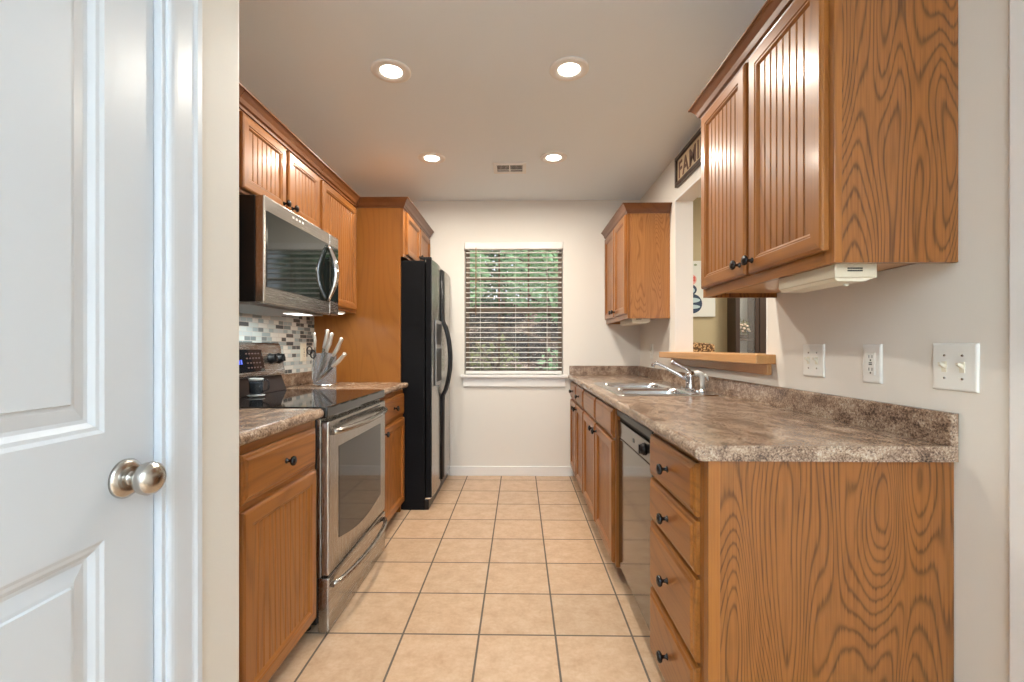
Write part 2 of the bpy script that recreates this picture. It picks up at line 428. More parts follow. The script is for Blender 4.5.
def tree(x, y, z0, zc, rx, rz, n, size, m, label, cat, name):
    z0 = gz(x, y)-.03
    t = thing(name, (x, y, z0), label, cat, 'trees and shrubs outside the window')
    b = MB(); top = zc+rz*.3
    b.tube([(x, y, z0), (x+.03, y, z0+(top-z0)*.5), (x-.02, y+.02, top)], [.05, .04, .02], 8)
    for k in range(5):
        a = random.uniform(0, 6.28); zz = z0+(top-z0)*random.uniform(.4, .9)
        b.tube([(x, y, zz), (x+math.cos(a)*rx*.4, y+math.sin(a)*rx*.4, zz+.25), (x+math.cos(a)*rx*.7, y+math.sin(a)*rx*.7, zz+.35)], [.02, .014, .008], 6)
    b.build('trunk', bark, t)
    b = MB()
    for k in range(n):
        while True:
            p = Vector((random.uniform(-1, 1), random.uniform(-1, 1), random.uniform(-1, 1)))
            if .25 < p.length < 1: break
        c = Vector((x+p.x*rx, y+p.y*rx*.8, zc+p.z*rz))
        u = Vector((random.gauss(0, 1), random.gauss(0, 1), random.gauss(0, .5))).normalized()
        v = u.orthogonal().normalized(); nn = u.cross(v)
        a = random.uniform(0, 6.28); v = v*math.cos(a)+nn*math.sin(a)
        s_ = size*random.uniform(.6, 1.3)
        i = b.add([c-u*s_, c+v*s_*.42+u.cross(v)*s_*.12, c+u*s_, c-v*s_*.42+u.cross(v)*s_*.12])
        b.face(i, 0)
    b.build('foliage', m, t)
Lg = leafmat('bright leaf', (.30, .49, .28)); Ld = leafmat('deep leaf', (.07, .17, .075)); Lb = leafmat('olive leaf', (.20, .22, .10))
tree(-1.25, 7.6, .45, 2.45, .78, .9, 2500, .075, Lg, 'bright green leafy tree at left outside the window', 'tree', 'tree')
tree(.45, 7.4, .4, 2.45, .80, .9, 2400, .075, Lg, 'bright green tree at centre right outside the window', 'tree', 'tree')
tree(1.65, 8.2, .65, 2.5, .68, 1.0, 2400, .08, Ld, 'dark green leafy tree at far right outside the window', 'tree', 'tree')
tree(-.35, 9.3, 1.0, 3.1, 1.0, 1.3, 2600, .09, Ld, 'tall dark green tree furthest from the window', 'tree', 'tree')
tree(1.3, 10.6, 1.4, 3.6, 1.2, 1.6, 2400, .11, Lb, 'tall olive tree far beyond the window at right', 'tree', 'tree')
tree(-2.5, 10.6, 1.4, 3.6, 1.2, 1.6, 2400, .11, Lb, 'tall olive tree far beyond the window at left', 'tree', 'tree')
tree(-.35, 6.1, .0, .95, .42, .36, 230, .055, Lb, 'low olive shrub outside the lower half of the window', 'shrub', 'shrub')
tree(.62, 5.9, -.1, .82, .42, .40, 260, .055, Lg, 'small green shrub at lower right outside the window', 'shrub', 'shrub')

# ------------------------------------------------------------------ cabinet parts
def flip(s, x, d): return x+s*d
def panel_door(par, s, x, y0, y1, z0, z1, knob=None, stile=.058, bead=True):
    """door lying on plane X=x, opening towards s (+1 = +X); knob=(y, z)"""
    R = lambda ins, d: [(x+s*d, y0+ins, z0+ins), (x+s*d, y1-ins, z0+ins), (x+s*d, y1-ins, z1-ins), (x+s*d, y0+ins, z1-ins)]
    T = .019
    prof = [(0, 0), (0, T-.007), (.003, T-.003), (.009, T), (stile-.014, T), (stile-.011, T-.003), (stile-.007, T-.003), (stile-.003, T-.007), (stile, T-.010), (stile, T-.014)]
    b = MB(); b.loops([R(i, d) for i, d in prof], mats=[1, 0, 1, 0], cap1=False, cap0=True)
    d = b.build('door', [oak_v, oak_h], par)
    b = MB(); a0, a1 = y0+stile-.002, y1-stile+.002; n = max(3, round((a1-a0)/.033)); q = (a1-a0)/n
    top = T-.010; pts = []
    for k in range(n):
        u = a0+k*q
        pts += [(u, top-.0016), (u+.0025, top), (u+q*.5, top), (u+q-.006, top), (u+q-.0045, top-.0015), (u+q-.003, top)]
    pts.append((a1, top-.0016))
    i0 = b.add([(x+s*dd, u, z0+stile-.002) for u, dd in pts]); i1 = b.add([(x+s*dd, u, z1-stile+.002) for u, dd in pts])
    for k in range(len(pts)-1): b.face([i0[k], i0[k+1], i1[k+1], i1[k]])
    b.build('beadboard_panel', oak_v, d)
    if knob: make_knob(d, s, x+s*T, *knob)
    return d
def make_knob(par, s, x, y, z):
    b = MB(); b.lathe([(.0095, 0), (.009, .002), (.0055, .005), (.005, .013), (.008, .016), (.0145, .019), (.0165, .023), (.0155, .028), (.010, .031), (.001, .032)], (x, y, z), (s, 0, 0), 18)
    return b.build('knob', M['knob'], par)
def drawer(par, s, x, y0, y1, z0, z1, knob=True, name='drawer'):
    R = lambda ins, d: [(x+s*d, y0+ins, z0+ins), (x+s*d, y1-ins, z0+ins), (x+s*d, y1-ins, z1-ins), (x+s*d, y0+ins, z1-ins)]
    b = MB(); b.loops([R(i, d) for i, d in [(0, 0), (0, .010), (.005, .0135), (.012, .0145), (.018, .019), (.022, .0195)]])
    d = b.build(name, [oak_h], par)
    if knob: make_knob(d, s, x+s*.0195, (y0+y1)/2, (z0+z1)/2)
    return d
CROWN = [(0, -.062), (.006, -.062), (.008, -.052), (.016, -.046), (.022, -.030), (.034, -.014), (.040, -.008), (.046, -.006), (.046, 0), (0, 0)]
def crown(par, path, z, cut0=0, cut1=0):
    return MB().sweep(path, [(o, z+h) for o, h in CROWN], 0, cut0, cut1).build('crown_molding', oak_crown, par)
ZT = 2.105; ZCR = 2.163

# ---- left uppers
FL = -1.13       # face frame plane, left uppers
def upper_left(y0, y1, z0, doors, label, top=ZT):
    t = thing('wall_cabinet', (XL+.15, (y0+y1)/2, z0), label, 'cabinet')
    b = MB(); b.box(XL+.001, FL-.019, y0, y1, z0, top); b.build('carcass', oak_plain, t)
    b = MB(); fw = .030
    b.box(FL-.019, FL, y0, y0+fw, z0, top, 0); b.box(FL-.019, FL, y1-fw, y1, z0, top, 0)
    b.box(FL-.019, FL, y0+fw, y1-fw, top-.03, top, 1); b.box(FL-.019, FL, y0+fw, y1-fw, z0, z0+.03, 1)
    if len(doors) > 1: m_ = (doors[0][1]+doors[1][0])/2; b.box(FL-.019, FL, m_-.02, m_+.02, z0+.03, top-.03, 0)
    b.build('face_frame', [oak_v, oak_h], t, .001)
    for (a, c, kn) in doors: panel_door(t, 1, FL, a, c, z0+.016, top-.018, kn, .052)
    return t
t = upper_left(1.795, 2.549, 1.765, [(1.818, 2.164, (2.136, 1.815)), (2.186, 2.530, (2.214, 1.815))], 'short two door oak wall cabinet mounted over the microwave')
crown(t, [(FL, 1.795), (FL, 2.549)], ZCR)
t = upper_left(2.551, 3.138, 1.372, [(2.574, 3.112, None)], 'tall single door oak wall cabinet between microwave and fridge panel')
crown(t, [(FL, 2.551), (FL, 3.1385)], ZCR, 0, 1)
t = upper_left(1.20, 1.793, 1.372, [(1.225, 1.775, None)], 'oak wall cabinet left of the microwave mostly hidden by wall corner')
crown(t, [(FL, 1.20), (FL, 1.793)], ZCR)
bxl = thing('strip_light', (-1.25, 2.75, 1.36), 'slim white light strip lit under the tall left wall cabinet', 'light')
bx(-1.19, -1.145, 2.62, 2.98, 1.356, 1.3715).build('housing', M['plastic'], bxl, .003)
bx(-1.185, -1.15, 2.64, 2.96, 1.353, 1.356).build('lens', M['strip'], bxl)
lamp('strip_lamp', 'AREA', (-1.17, 2.8, 1.350), (0, 0, 0), .5, (1, .95, .85), .03, .3)

# ---- fridge surround: tall panel and cabinet above the fridge
FF = -.804
pn = thing('end_panel', (-1.12, 3.155, 0), 'tall plain oak end panel beside the black refrigerator', 'panel')
bx(XL+.002, FF-.02, 3.142, 3.160, 0.0, ZT).build('veneer_panel', oak_plain, pn)
bx(FF-.02, FF, 3.141, 3.178, 1.765, ZT).build('edge_stile', oak_v, pn, .001)
crown(pn, [(FL+.001, 3.141), (FF, 3.141), (FF, 3.178)], ZCR, 1, 0)
bx(FL+.010, FF-.001, 3.146, 3.178, ZT, ZT+.003).build('top_filler', oak_plain, pn)
t = thing('wall_cabinet', (-1.1, 3.6, 1.77), 'short two door oak cabinet above the refrigerator', 'cabinet')
bx(XL+.002, FF-.019, 3.18, 4.04, 1.772, ZT).build('carcass', oak_plain, t)
b = MB(); b.box(FF-.019, FF, 3.18, 3.205, 1.772, ZT); b.box(FF-.019, FF, 4.015, 4.04, 1.772, ZT); b.box(FF-.019, FF, 3.205, 4.015, ZT-.03, ZT, 1); b.box(FF-.019, FF, 3.205, 4.015, 1.772, 1.80, 1); b.box(FF-.019, FF, 3.59, 3.63, 1.80, ZT-.03)
b.build('face_frame', [oak_v, oak_h], t, .001)
panel_door(t, 1, FF, 3.20, 3.60, 1.79, ZT-.018, (3.57, 1.845), .052); panel_door(t, 1, FF, 3.62, 4.02, 1.79, ZT-.018, (3.65, 1.845), .052)
crown(t, [(FF, 3.179), (FF, 4.04)], ZCR)

# ---- left base cabinets
FB = -.805
def base_left(y0, y1, label, knob_y):
    t = thing('base_cabinet', (-1.12, (y0+y1)/2, 0), label, 'cabinet')
    bx(XL+.002, FB-.019, y0, y1, .10, .857).build('carcass', oak_plain, t)
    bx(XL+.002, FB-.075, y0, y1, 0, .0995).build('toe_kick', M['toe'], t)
    b = MB(); b.box(FB-.019, FB, y0, y0+.035, .08, .857); b.box(FB-.019, FB, y1-.035, y1, .08, .857); b.box(FB-.019, FB, y0+.035, y1-.035, .815, .857, 1); b.box(FB-.019, FB, y0+.035, y1-.035, .08, .11, 1); b.box(FB-.019, FB, y0+.035, y1-.035, .648, .69, 1)
    b.build('face_frame', [oak_v, oak_h], t, .001)
    drawer(t, 1, FB, y0+.022, y1-.022, .682, .826)
    panel_door(t, 1, FB, y0+.022, y1-.022, .084, .662, (knob_y, .63) if knob_y else None)
    return t
base_left(1.268, 1.785, 'oak base cabinet left of the range with one drawer and beadboard door', None)
base_left(2.566, 3.138, 'narrow oak base cabinet between the range and the refrigerator', 2.640)

def counter_prof(xf, xb, s, zt=.896, zb=.858):
    """front at xf, back at xb; s=+1 front faces +X. rounded front edge"""
    R_ = .019; zc = (zt+zb)/2
    arc = [(xf-s*R_+s*R_*math.cos(a), zc+R_*math.sin(a)) for a in [-math.pi/2+k*math.pi/10 for k in range(11)]]
    return [(xb, zb)]+arc+[(xb, zt)]
def counter_left(y0, y1, label, splash):
    t = thing('countertop', (-1.1, (y0+y1)/2, .858), label, 'countertop')
    b = MB(); b.prism(counter_prof(-.768, XL+.002, 1), 'y', y0, y1); b.build('worktop', M['laminate'], t, .003)
    if splash: bx(XL+.002, XL+.02, y0, y1, .8965, .975).build('backsplash', M['laminate'], t, .005)
counter_left(1.25, 1.784, 'brown stone patterned countertop left of the range', True)
counter_left(2.560, 3.1405, 'brown stone patterned countertop holding the knife block', True)
ms = bx(XL, XL+.008, 1.11, 3.140, .975, 1.40).build('mosaic_backsplash', M['mosaic']); ms['kind'] = 'structure'
tag(ms, 'grey green and white mosaic tile backsplash behind the range', 'backsplash')

# ------------------------------------------------------------------ range
RY0, RY1 = 1.7865, 2.552
t = thing('range', (-1.1, (RY0+RY1)/2, 0), 'stainless freestanding electric range with black glass cooktop', 'stove')
bx(XL+.02, -.800, RY0, RY1, .04, .855).build('body', M['black'], t, .003)
b = bx(-.7995, -.785, RY0+.002, RY1-.002, .225, .853)
b.build('front_frame', M['steel_v'], t, .002)
b = MB(); b.box(XL+.055, -.757, RY0-.003, RY1+.003, .856, .901); b.build('cooktop', M['glass_top'], t, .006)
# oven door with arched-bottom window
b = MB(); xd0, xd1 = -.785, -.753
b.box(xd0, xd1, RY0+.004, RY1-.004, .232, .842)
dr = b.build('oven_door', M['steel_v'], t, .006)
wy0, wy1 = RY0+.105, RY1-.095
poly = [(wy0, .725), (wy0, .345)] + [(wy0+(wy1-wy0)*k/14, .345-.035*math.sin(math.pi*k/14)) for k in range(1, 14)] + [(wy1, .345), (wy1, .725)]
MB().prism(poly, 'x', xd1-.001, xd1+.0018).build('window', M['dark_glass'], dr)
b = MB()
for k in range(15): y = RY0+.13+k*(RY1-RY0-.24)/14; b.box(xd1-.002, xd1+.0012, y-.014, y+.014, .822, .829)
b.build('vent_slots', M['slot'], dr)
def bow_handle(par, y0, y1, z, x, out, rr, m, name='handle'):
    pts = []; n = 16
    for k in range(n+1):
        u = k/n; pts.append((x+.004+out*(math.sin(math.pi*u)**.55 if 0 < u < 1 else 0), y0+(y1-y0)*u, z))
    return MB().tube(pts, rr, 12).build(name, m, par)
h = bow_handle(dr, RY0+.03, RY1-.03, .797, xd1, .045, .0125, M['steel'])
b = bx(-.7995, -.753, RY0+.004, RY1-.004, .006, .222); dw_ = b.build('warming_drawer', M['steel'], t, .006)
bow_handle(dw_, RY0+.03, RY1-.03, .186, -.753, .045, .0115, M['steel'])
b = MB()
for k in range(9): b.box(-.7985, -.787, RY0-.0008, RY0+.004, .74+k*.0095, .744+k*.0095)
b.build('side_vent', M['slot'], t)
for y in (RY0+.04, RY1-.04):
    for x in (-1.36, -.86): MB().lathe([(.018, 0), (.018, .04)], (x, y, 0), (0, 0, 1), 12).build('foot', M['rubber'], t)
# backguard : stainless control panel over a dark base
bgp = [(XL+.022, .985), (XL+.108, .985), (XL+.115, .996), (XL+.085, 1.150), (XL+.073, 1.162), (XL+.022, 1.162)]
bg = MB().prism(bgp, 'y', RY0+.002, RY1-.006).build('backguard', M['steel'], t, .003)
MB().prism([(XL+.022, .901), (XL+.130, .901), (XL+.098, .985), (XL+.022, .985)], 'y', RY0+.01, RY1-.02).build('backguard_base', mat('dark brown enamel', (.022, .013, .010), .4, 0, Specular_IOR_Level=.12), t, .003)
# panel plane helper: point on slanted face
def bgpt(y, f, off=0.0):
    p0 = Vector((XL+.115, y, .996)); p1 = Vector((XL+.085, y, 1.150)); n_ = Vector((.981, 0, .191))
    return p0+(p1-p0)*f+n_*off
q = [bgpt(1.98, .12, .0015), bgpt(2.345, .12, .0015), bgpt(2.345, .84, .0015), bgpt(1.98, .84, .0015)]
q2 = [bgpt(1.98, .12, -.002), bgpt(2.345, .12, -.002), bgpt(2.345, .84, -.002), bgpt(1.98, .84, -.002)]
ds = MB().loops([q2, q]).build('display', M['glass_top'], bg)
b = MB()
for j in range(4):
    for i in range(5): b.loops([[bgpt(2.20+i*.026+a, .24+j*.15+c, o_) for a, c in ((0, 0), (.013, 0), (.013, .04), (0, .04))] for o_ in (.001, .0024)])
b.build('button_marks', mat('printed mark', (.10, .05, .04), .5), ds)
b = MB()
for i in range(4): b.loops([[bgpt(2.09+i*.018+(.008 if i > 1 else 0)+a, .38+c, o_) for a, c in ((0, 0), (.011, 0), (.011, .14), (0, .14))] for o_ in (.001, .0024)])
b.build('clock_digits', M['digits'], ds)
for y in (1.88, 1.94, 2.420, 2.500):
    o_ = bgpt(y, .52); b = MB(); b.lathe([(.030, 0), (.030, .004), (.024, .008), (.022, .026), (.020, .029)], o_, (.981, 0, .191), 20)
    kn = b.build('knob', M['black'], bg)
    b = MB(); c0 = bgpt(y, .52, .029); d_ = Vector((-.191, 0, .981)); nv = Vector((.981, 0, .191)); yv = Vector((0, 1, 0))
    b.loops([[c0+d_*a*.020+yv*c*.004+nv*o2 for a, c in ((-1, -1), (1, -1), (1, 1), (-1, 1))] for o2 in (-.001, .007)]); b.build('grip', M['black'], kn)

# glass mug on saucer standing on the cooktop
mg = thing('glass_mug', (-1.252, 2.15, .9015), 'small dark glass mug with pale rim on a white saucer on the cooktop', 'mug')
def mug_at(x, y, z):
    MB().lathe([(.022, 0), (.036, .005), (.039, .009), (.036, .009), (.02, .005), (.001, .005)], (x, y, z), (0, 0, 1), 28).build('saucer', mat('white china', (.8, .82, .84), .2), mg)
    MB().lathe([(.001, .009), (.026, .010), (.030, .022), (.031, .088), (.029, .088), (.028, .024), (.024, .014), (.001, .014)], (x, y, z), (0, 0, 1), 28, cap0=False, cap1=False).build('cup', M['clear_glass'], mg)
    MB().lathe([(.001, .0145), (.023, .0145), (.0275, .026), (.028, .070), (.001, .070)], (x, y, z), (0, 0, 1), 28, cap0=False, cap1=False).build('coffee', mat('dark blue grey contents', (.05, .065, .085), .2), mg)
    MB().lathe([(.0315, .080), (.0325, .083), (.0315, .0885), (.0285, .0885), (.0285, .082)], (x, y, z), (0, 0, 1), 28, cap0=False, cap1=False).build('rim', mat('pale rim', (.7, .74, .76), .2), mg)
    MB().tube([(x+.030, y, z+.080), (x+.052, y-.002, z+.082), (x+.064, y-.003, z+.066), (x+.060, y-.003, z+.036), (x+.030, y, z+.022)], .005, 10).build('handle', M['clear_glass'], mg)
mug_at(-1.252, 2.15, .9015)

# ------------------------------------------------------------------ microwave
MY0, MY1, MZ0, MZ1 = 1.797, 2.540, 1.314, 1.744
t = thing('microwave', (-1.24, 2.19, MZ0), 'stainless over the range microwave with dark window and bowed handle', 'microwave')
bx(XL+.009, -1.052, MY0, MY1, MZ0+.006, MZ1).build('body', M['black'], t, .003)
xm = -1.013
ysp = 2.424
dr = bx(-1.052, xm, MY0, ysp, MZ0, MZ1).build('door', M['steel'], t, .006)
bx(xm-.001, xm+.0022, MY0+.014, ysp-.004, MZ0+.064, MZ1-.060).build('window', M['mw_glass'], dr, .002)
pts = []
for k in range(17):
    u = k/16; pts.append((xm+.004+0.043*math.sin(math.pi*u), ysp-.036, 1.382+.292*u))
MB().tube(pts, [.009+.008*math.sin(math.pi*k/16) for k in range(17)], 12).build('handle', M['chrome'], dr)
b = MB()
for k in range(4): b.box(xm, xm+.0012, 2.02+k*.03, 2.036+k*.03, 1.712, 1.722)
b.build('maker_mark', M['plastic'], dr)
cp = bx(-1.052, xm, ysp+.002, MY1, MZ0, MZ1).build('control_panel', M['steel'], t, .006)
bx(xm-.001, xm+.002, ysp+.006, MY1-.008, MZ0+.072, MZ1-.062).build('keypad', M['mw_glass'], cp)
b = bx(XL+.03, -1.09, MY0+.03, MY1-.03, MZ0-.004, MZ0+.008); b.build('underside_grille', mat('grey underside', (.32, .31, .30), .4), t)
bx(-1.20, -1.12, 2.30, 2.45, MZ0-.006, MZ0-.003).build('task_lamp', M['strip'], t)
lamp('microwave_task_lamp', 'AREA', (-1.20, 2.30, MZ0-.012), (0, 0, 0), 2.2, (.95, 1, .97), .12, .3)

# ------------------------------------------------------------------ refrigerator
t = thing('refrigerator', (-1.02, 3.62, 0), 'black and stainless side by side refrigerator at the left of the window', 'refrigerator')
GY0, GY1 = 3.1805, 4.034
b = bx(XL+.03, -.662, GY0, GY1, .002, 1.745); b.build('body', M['fridge_side'], t, .006)
bx(XL+.05, -.635, GY0+.004, GY1-.004, 0, .075).build('kick_grille', M['black'], t, .004)
def fdoor(y0, y1, name):
    n = 10; pr_ = []
    for k in range(n+1):
        u = k/n; yy = y0+(y1-y0)*u; pr_.append((-.612+.010*math.sin(math.pi*u), yy))
    front = [(-.612, y0)]+pr_[1:-1]+[(-.612, y1)]
    b = MB(); b.prism([(-.655, y0)]+[(-.617, y0)]+[(-.617, y1), (-.655, y1)], 'z', .085, 1.755)
    d = b.build(name, M['fridge_side'], t, .004)
    b = MB(); b.prism([(-.6175, y0+.012)]+[(x-.002, y0+.012+(y-y0)*(y1-y0-.024)/(y1-y0)) for x, y in front]+[(-.6175, y1-.012)], 'z', .088, 1.752, sm=False)
    b.build('steel_skin', M['steel_v'], d)
    return d
ys = 3.555
fz = fdoor(GY0, ys-.004, 'freezer_door'); fr = fdoor(ys+.004, GY1, 'fridge_door')
# handles: long black bars that bow out at hand height
for d, yy, sg in ((fz, ys-.026, -1), (fr, ys+.026, 1)):
    pts = [(-.604, yy, .12), (-.602, yy, .70)]
    for k in range(13):
        u = k/12; pts.append((-.598+.058*math.sin(math.pi*u)**.7 if 0 < u < 1 else -.600, yy+sg*.004, .76+.58*u))
    pts += [(-.602, yy, 1.40), (-.604, yy, 1.735)]
    MB().tube(pts, .0135, 10).build('handle', M['black'], d)
dsp = bx(-.606, -.596, GY0+.075, ys-.07, .86, 1.335).build('dispenser', mat('grey dispenser plastic', (.22, .22, .22), .35), fz, .004)
b = bx(-.597, -.5945, GY0+.092, ys-.085, .89, 1.13); b.build('recess', M['slot'], dsp)
bx(-.597, -.5945, GY0+.092, ys-.085, 1.16, 1.31).build('control_pad', M['black'], dsp)
b = bx(-.66, -.622, GY0-.002, GY0+.04, .076, .088); b.build('hinge', M['chrome'], t, .002)
bx(-.70, -.62, GY0+.01, GY0+.05, 1.7551, 1.772).build('hinge_cover', M['black'], t, .003)

# ------------------------------------------------------------------ knife block and knives
kb = thing('knife_block', (-1.228, 2.86, .896), 'round smoky knife holder on a chrome base at the corner of the counter', 'knife block')
kx, ky_, kz_ = -1.228, 2.86, .8965
MB().lathe([(.076, 0), (.078, .003), (.078, .010), (.074, .013), (.001, .013)], (kx, ky_, kz_), (0, 0, 1), 36).build('base', M['chrome'], kb, 0)
MB().lathe([(.070, .0132), (.070, .205), (.067, .205), (.067, .0132)], (kx, ky_, kz_), (0, 0, 1), 36, cap0=False, cap1=False).build('cylinder', M['smoke'], kb)
stl = mat('satin knife steel', (.70, .69, .67), .22, 1)
def knife(bx_, tx, tz, hl, label, name='knife', wd=.024, yy=2.80, r=.0125, dx_=.036):
    a = Vector((bx_+.012, yy+.008, .920)); e = Vector((tx+dx_, yy-.006, tz)); d = (e-a).normalized()
    k = thing(name, tuple(a), label, 'knife', 'knives in the knife holder')
    hs = e-d*hl
    sd = Vector((d.z, 0, -d.x)); nv = Vector((0, 1, 0))
    b = MB()
    b.loops([[a+sd*.001, a+nv*.0008, a-sd*.001, a-nv*.0008]]+[[a+(hs-a)*f+sd*wd*g, a+(hs-a)*f+nv*.0012, a+(hs-a)*f-sd*wd*.35, a+(hs-a)*f-nv*.0012] for f, g in ((.25, .45), (.6, .65), (1, .65))])
    b.build('blade', stl, k)
    pts = [hs+d*hl*f+sd*o for f, o in ((0, 0), (.1, 0), (.45, .002), (.8, -.001), (.95, -.004), (1, -.005))]
    b = MB(); b.tube(pts, [r*.75, r*.9, r*1.08, r*.9, r*1.1, r*.5], 10); b.build('handle', mat('handle steel', (.74, .70, .65), .3, .85) if 'handle steel' not in bpy.data.materials else bpy.data.materials['handle steel'], k)
knife(-1.270, -1.215, 1.247, .120, 'steel handled knife standing second from left in the holder')
knife(-1.262, -1.182, 1.225, .125, 'steel handled knife in the middle of the fan', yy=2.786)
knife(-1.255, -1.128, 1.195, .130, 'large steel knife tilted right, second from the outermost', yy=2.805)
knife(-1.268, -1.098, 1.100, .120, 'small steel knife tilted furthest right in the holder', wd=.017, yy=2.785)
knife(-1.283, -1.283, 1.232, .095, 'upright sharpening steel at the left of the holder', 'sharpening_steel', .008, 2.83, .009, .006)
# scissors hanging in the left side
sc = thing('kitchen_scissors', (-1.297, 2.81, .93), 'kitchen scissors with dark loop handles at the left side of the knife holder', 'scissors')
for k, (x, z) in enumerate(((-1.296, 1.118), (-1.276, 1.095))):
    MB().tube([(x+.016*math.cos(a), 2.797+.003*k, z+.024*math.sin(a)) for a in [i*math.tau/20 for i in range(21)]], .0042, 8).build('loop_handle', M['black'], sc)
    b = MB(); b.loops([[(x+.012, 2.799, z-.02), (x+.014, 2.801, z-.02), (x+.022, 2.799, z-.02), (x+.014, 2.797, z-.02)], [(-1.282, 2.799, .93), (-1.281, 2.7995, .93), (-1.280, 2.799, .93), (-1.281, 2.7985, .93)]]); b.build('blade', stl, sc)

# ------------------------------------------------------------------ right base run
FR = .464
def base_right(y0, y1, label, mids=(), ctop=.857):
    t = thing('base_cabinet', (.8, (y0+y1)/2, 0), label, 'cabinet')
    bx(FR+.019, XR-.002, y0, y1, .10, ctop).build('carcass', oak_panel, t)
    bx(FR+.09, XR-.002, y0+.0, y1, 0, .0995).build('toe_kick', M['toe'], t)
    b = MB(); b.box(FR, FR+.019, y0, y0+.035, .08, .857); b.box(FR, FR+.019, y1-.035, y1, .08, .857); b.box(FR, FR+.019, y0+.035, y1-.035, .82, .857, 1); b.box(FR, FR+.019, y0+.035, y1-.035, .08, .11, 1)
    for z in mids: b.box(FR, FR+.019, y0+.035, y1-.035, z-.02, z+.02, 1)
    b.build('face_frame', [oak_v, oak_h], t, .001)
    return t
t = base_right(1.162, 1.590, 'four drawer oak base cabinet at the near end of the right counter', (.694, .545, .318))
for z0, z1 in ((.700, .838), (.552, .688), (.326, .539), (.098, .311)): drawer(t, -1, FR, 1.180, 1.584, z0, z1)
ep = bx(FR+.030, XR-.002, 1.133, 1.1615, 0, .857).build('end_panel', oak_panel, t)
bx(FR, FR+.030, 1.1315, 1.1615, 0, .857).build('corner_stile', oak_v, t, .0015)
t = base_right(2.200, 3.222, 'oak sink base cabinet with two blank drawer fronts beside the dishwasher', (.692,), .715)
for a, c, kn in ((2.218, 2.694, 2.655), (2.726, 3.202, 2.765)):
    drawer(t, -1, FR, a, c, .700, .838, False, 'false_drawer_front'); panel_door(t, -1, FR, a, c, .095, .685, (kn, .650))
for y in (2.71,): bx(FR, FR+.019, y-.02, y+.02, .11, .82).build('centre_stile', oak_v, t)
t = base_right(3.224, 4.044, 'oak base cabinet with two knobbed drawers below the window corner', (.692,))
for a, c, kn in ((3.244, 3.622, 3.585), (3.650, 4.028, 3.685)):
    drawer(t, -1, FR, a, c, .700, .838); panel_door(t, -1, FR, a, c, .095, .685, (kn, .650))
for y in (3.636,): bx(FR, FR+.019, y-.02, y+.02, .11, .82).build('centre_stile', oak_v, t)

# countertop with the sink cut-out
t = thing('countertop', (.75, 2.6, .858), 'long brown stone patterned countertop holding the sink', 'countertop')
XF = .428; SX0, SX1, SY0, SY1 = .515, 1.000, 2.295, 3.085
b = MB()
b.prism(counter_prof(XF, XR-.002, -1), 'y', 1.121, SY0); b.prism(counter_prof(XF, XR-.002, -1), 'y', SY1, YB-.002)
b.prism(counter_prof(XF, SX0, -1), 'y', SY0, SY1); b.box(SX1, XR-.002, SY0, SY1, .858, .896)
b.build('worktop', M['laminate'], t)
b = MB()
b.prism([(XR-.021, .8965), (XR-.021, .970), (XR-.016, .976), (XR-.002, .976), (XR-.002, .8965)], 'y', 1.121, YB-.002)
b.prism([(YB-.022, .8965), (YB-.022, .970), (YB-.017, .976), (YB-.002, .976), (YB-.002, .8965)], 'x', XF+.012, XR-.022)
b.build('backsplash', M['laminate'], t)

# dishwasher
t = thing('dishwasher', (.78, 1.89, 0), 'stainless dishwasher with black trim between the drawers and sink cabinet', 'dishwasher')
WY0, WY1 = 1.594, 2.196
bx(.50, XR-.03, WY0, WY1, .09, .853).build('tub', M['black'], t)
bx(.545, .56, WY0+.01, WY1-.01, 0, .089).build('kick_plate', M['black'], t)
d = bx(.474, .4995, WY0+.012, WY1-.004, .10, .708).build('door', M['steel_dw'], t, .004)
bx(.475, .4995, WY0+.001, WY0+.0115, .10, .853).build('edge_trim', M['black'], t)
cpn = MB().prism([(.4995, .712), (.472, .712), (.470, .79), (.4995, .79)], 'y', WY0+.012, WY1-.004).build('control_panel', M['steel_dw'], t, .003)
MB().prism([(.4995, .791), (.488, .791), (.488, .806), (.466, .812), (.464, .838), (.476, .853), (.4995, .853)], 'y', WY0+.012, WY1-.004).build('top_bar', mat('black trim', (.015, .015, .016), .3, 0, Specular_IOR_Level=.3), t, .002)
bx(.482, .4878, WY0+.014, WY1-.006, .7915, .8055).build('grip_recess', M['slot'], t)
b = MB(); b.lathe([(.024, 0), (.024, .006), (.020, .009), (.018, .016), (.001, .017)], (.4712, 1.735, .752), (-1, 0, 0), 22); kn = b.build('dial', M['black'], cpn)
bx(.450, .456, 1.731, 1.739, .735, .769).build('grip', M['black'], kn)
bx(.4695, .4715, 1.885, 1.905, .744, .760).build('latch_button', M['black'], cpn)
MB().box(.462, .474, WY0+.0, WY0+.011, .685, .715).build('bumper', M['rubber'], t)

# sink
def rr(x0, x1, y0, y1, z, r, n=5):
    out = []
    for cx_, cy_, a0 in ((x1-r, y1-r, 0), (x0+r, y1-r, 90), (x0+r, y0+r, 180), (x1-r, y0+r, 270)):
        for k in range(n+1):
            a = math.radians(a0+90*k/n); out.append((cx_+r*math.cos(a), cy_+r*math.sin(a), z))
    return out
t = thing('kitchen_sink', (.76, 2.69, .80), 'double bowl stainless drop in sink set in the right countertop', 'sink')
bowls = [(.545, .905, 2.325, 2.660), (.545, .905, 2.700, 3.055)]
bm = bmesh.new(); zr = .9005; base = Vector(t.location)
def ring(bm, pts):
    vs = [bm.verts.new(Vector(p)-base) for p in pts]
    return vs, [bm.edges.new((vs[i], vs[(i+1) % len(vs)])) for i in range(len(vs))]
ov, oe = ring(bm, rr(.498, 1.016, 2.278, 3.102, zr, .03))
edges = list(oe); tops = []
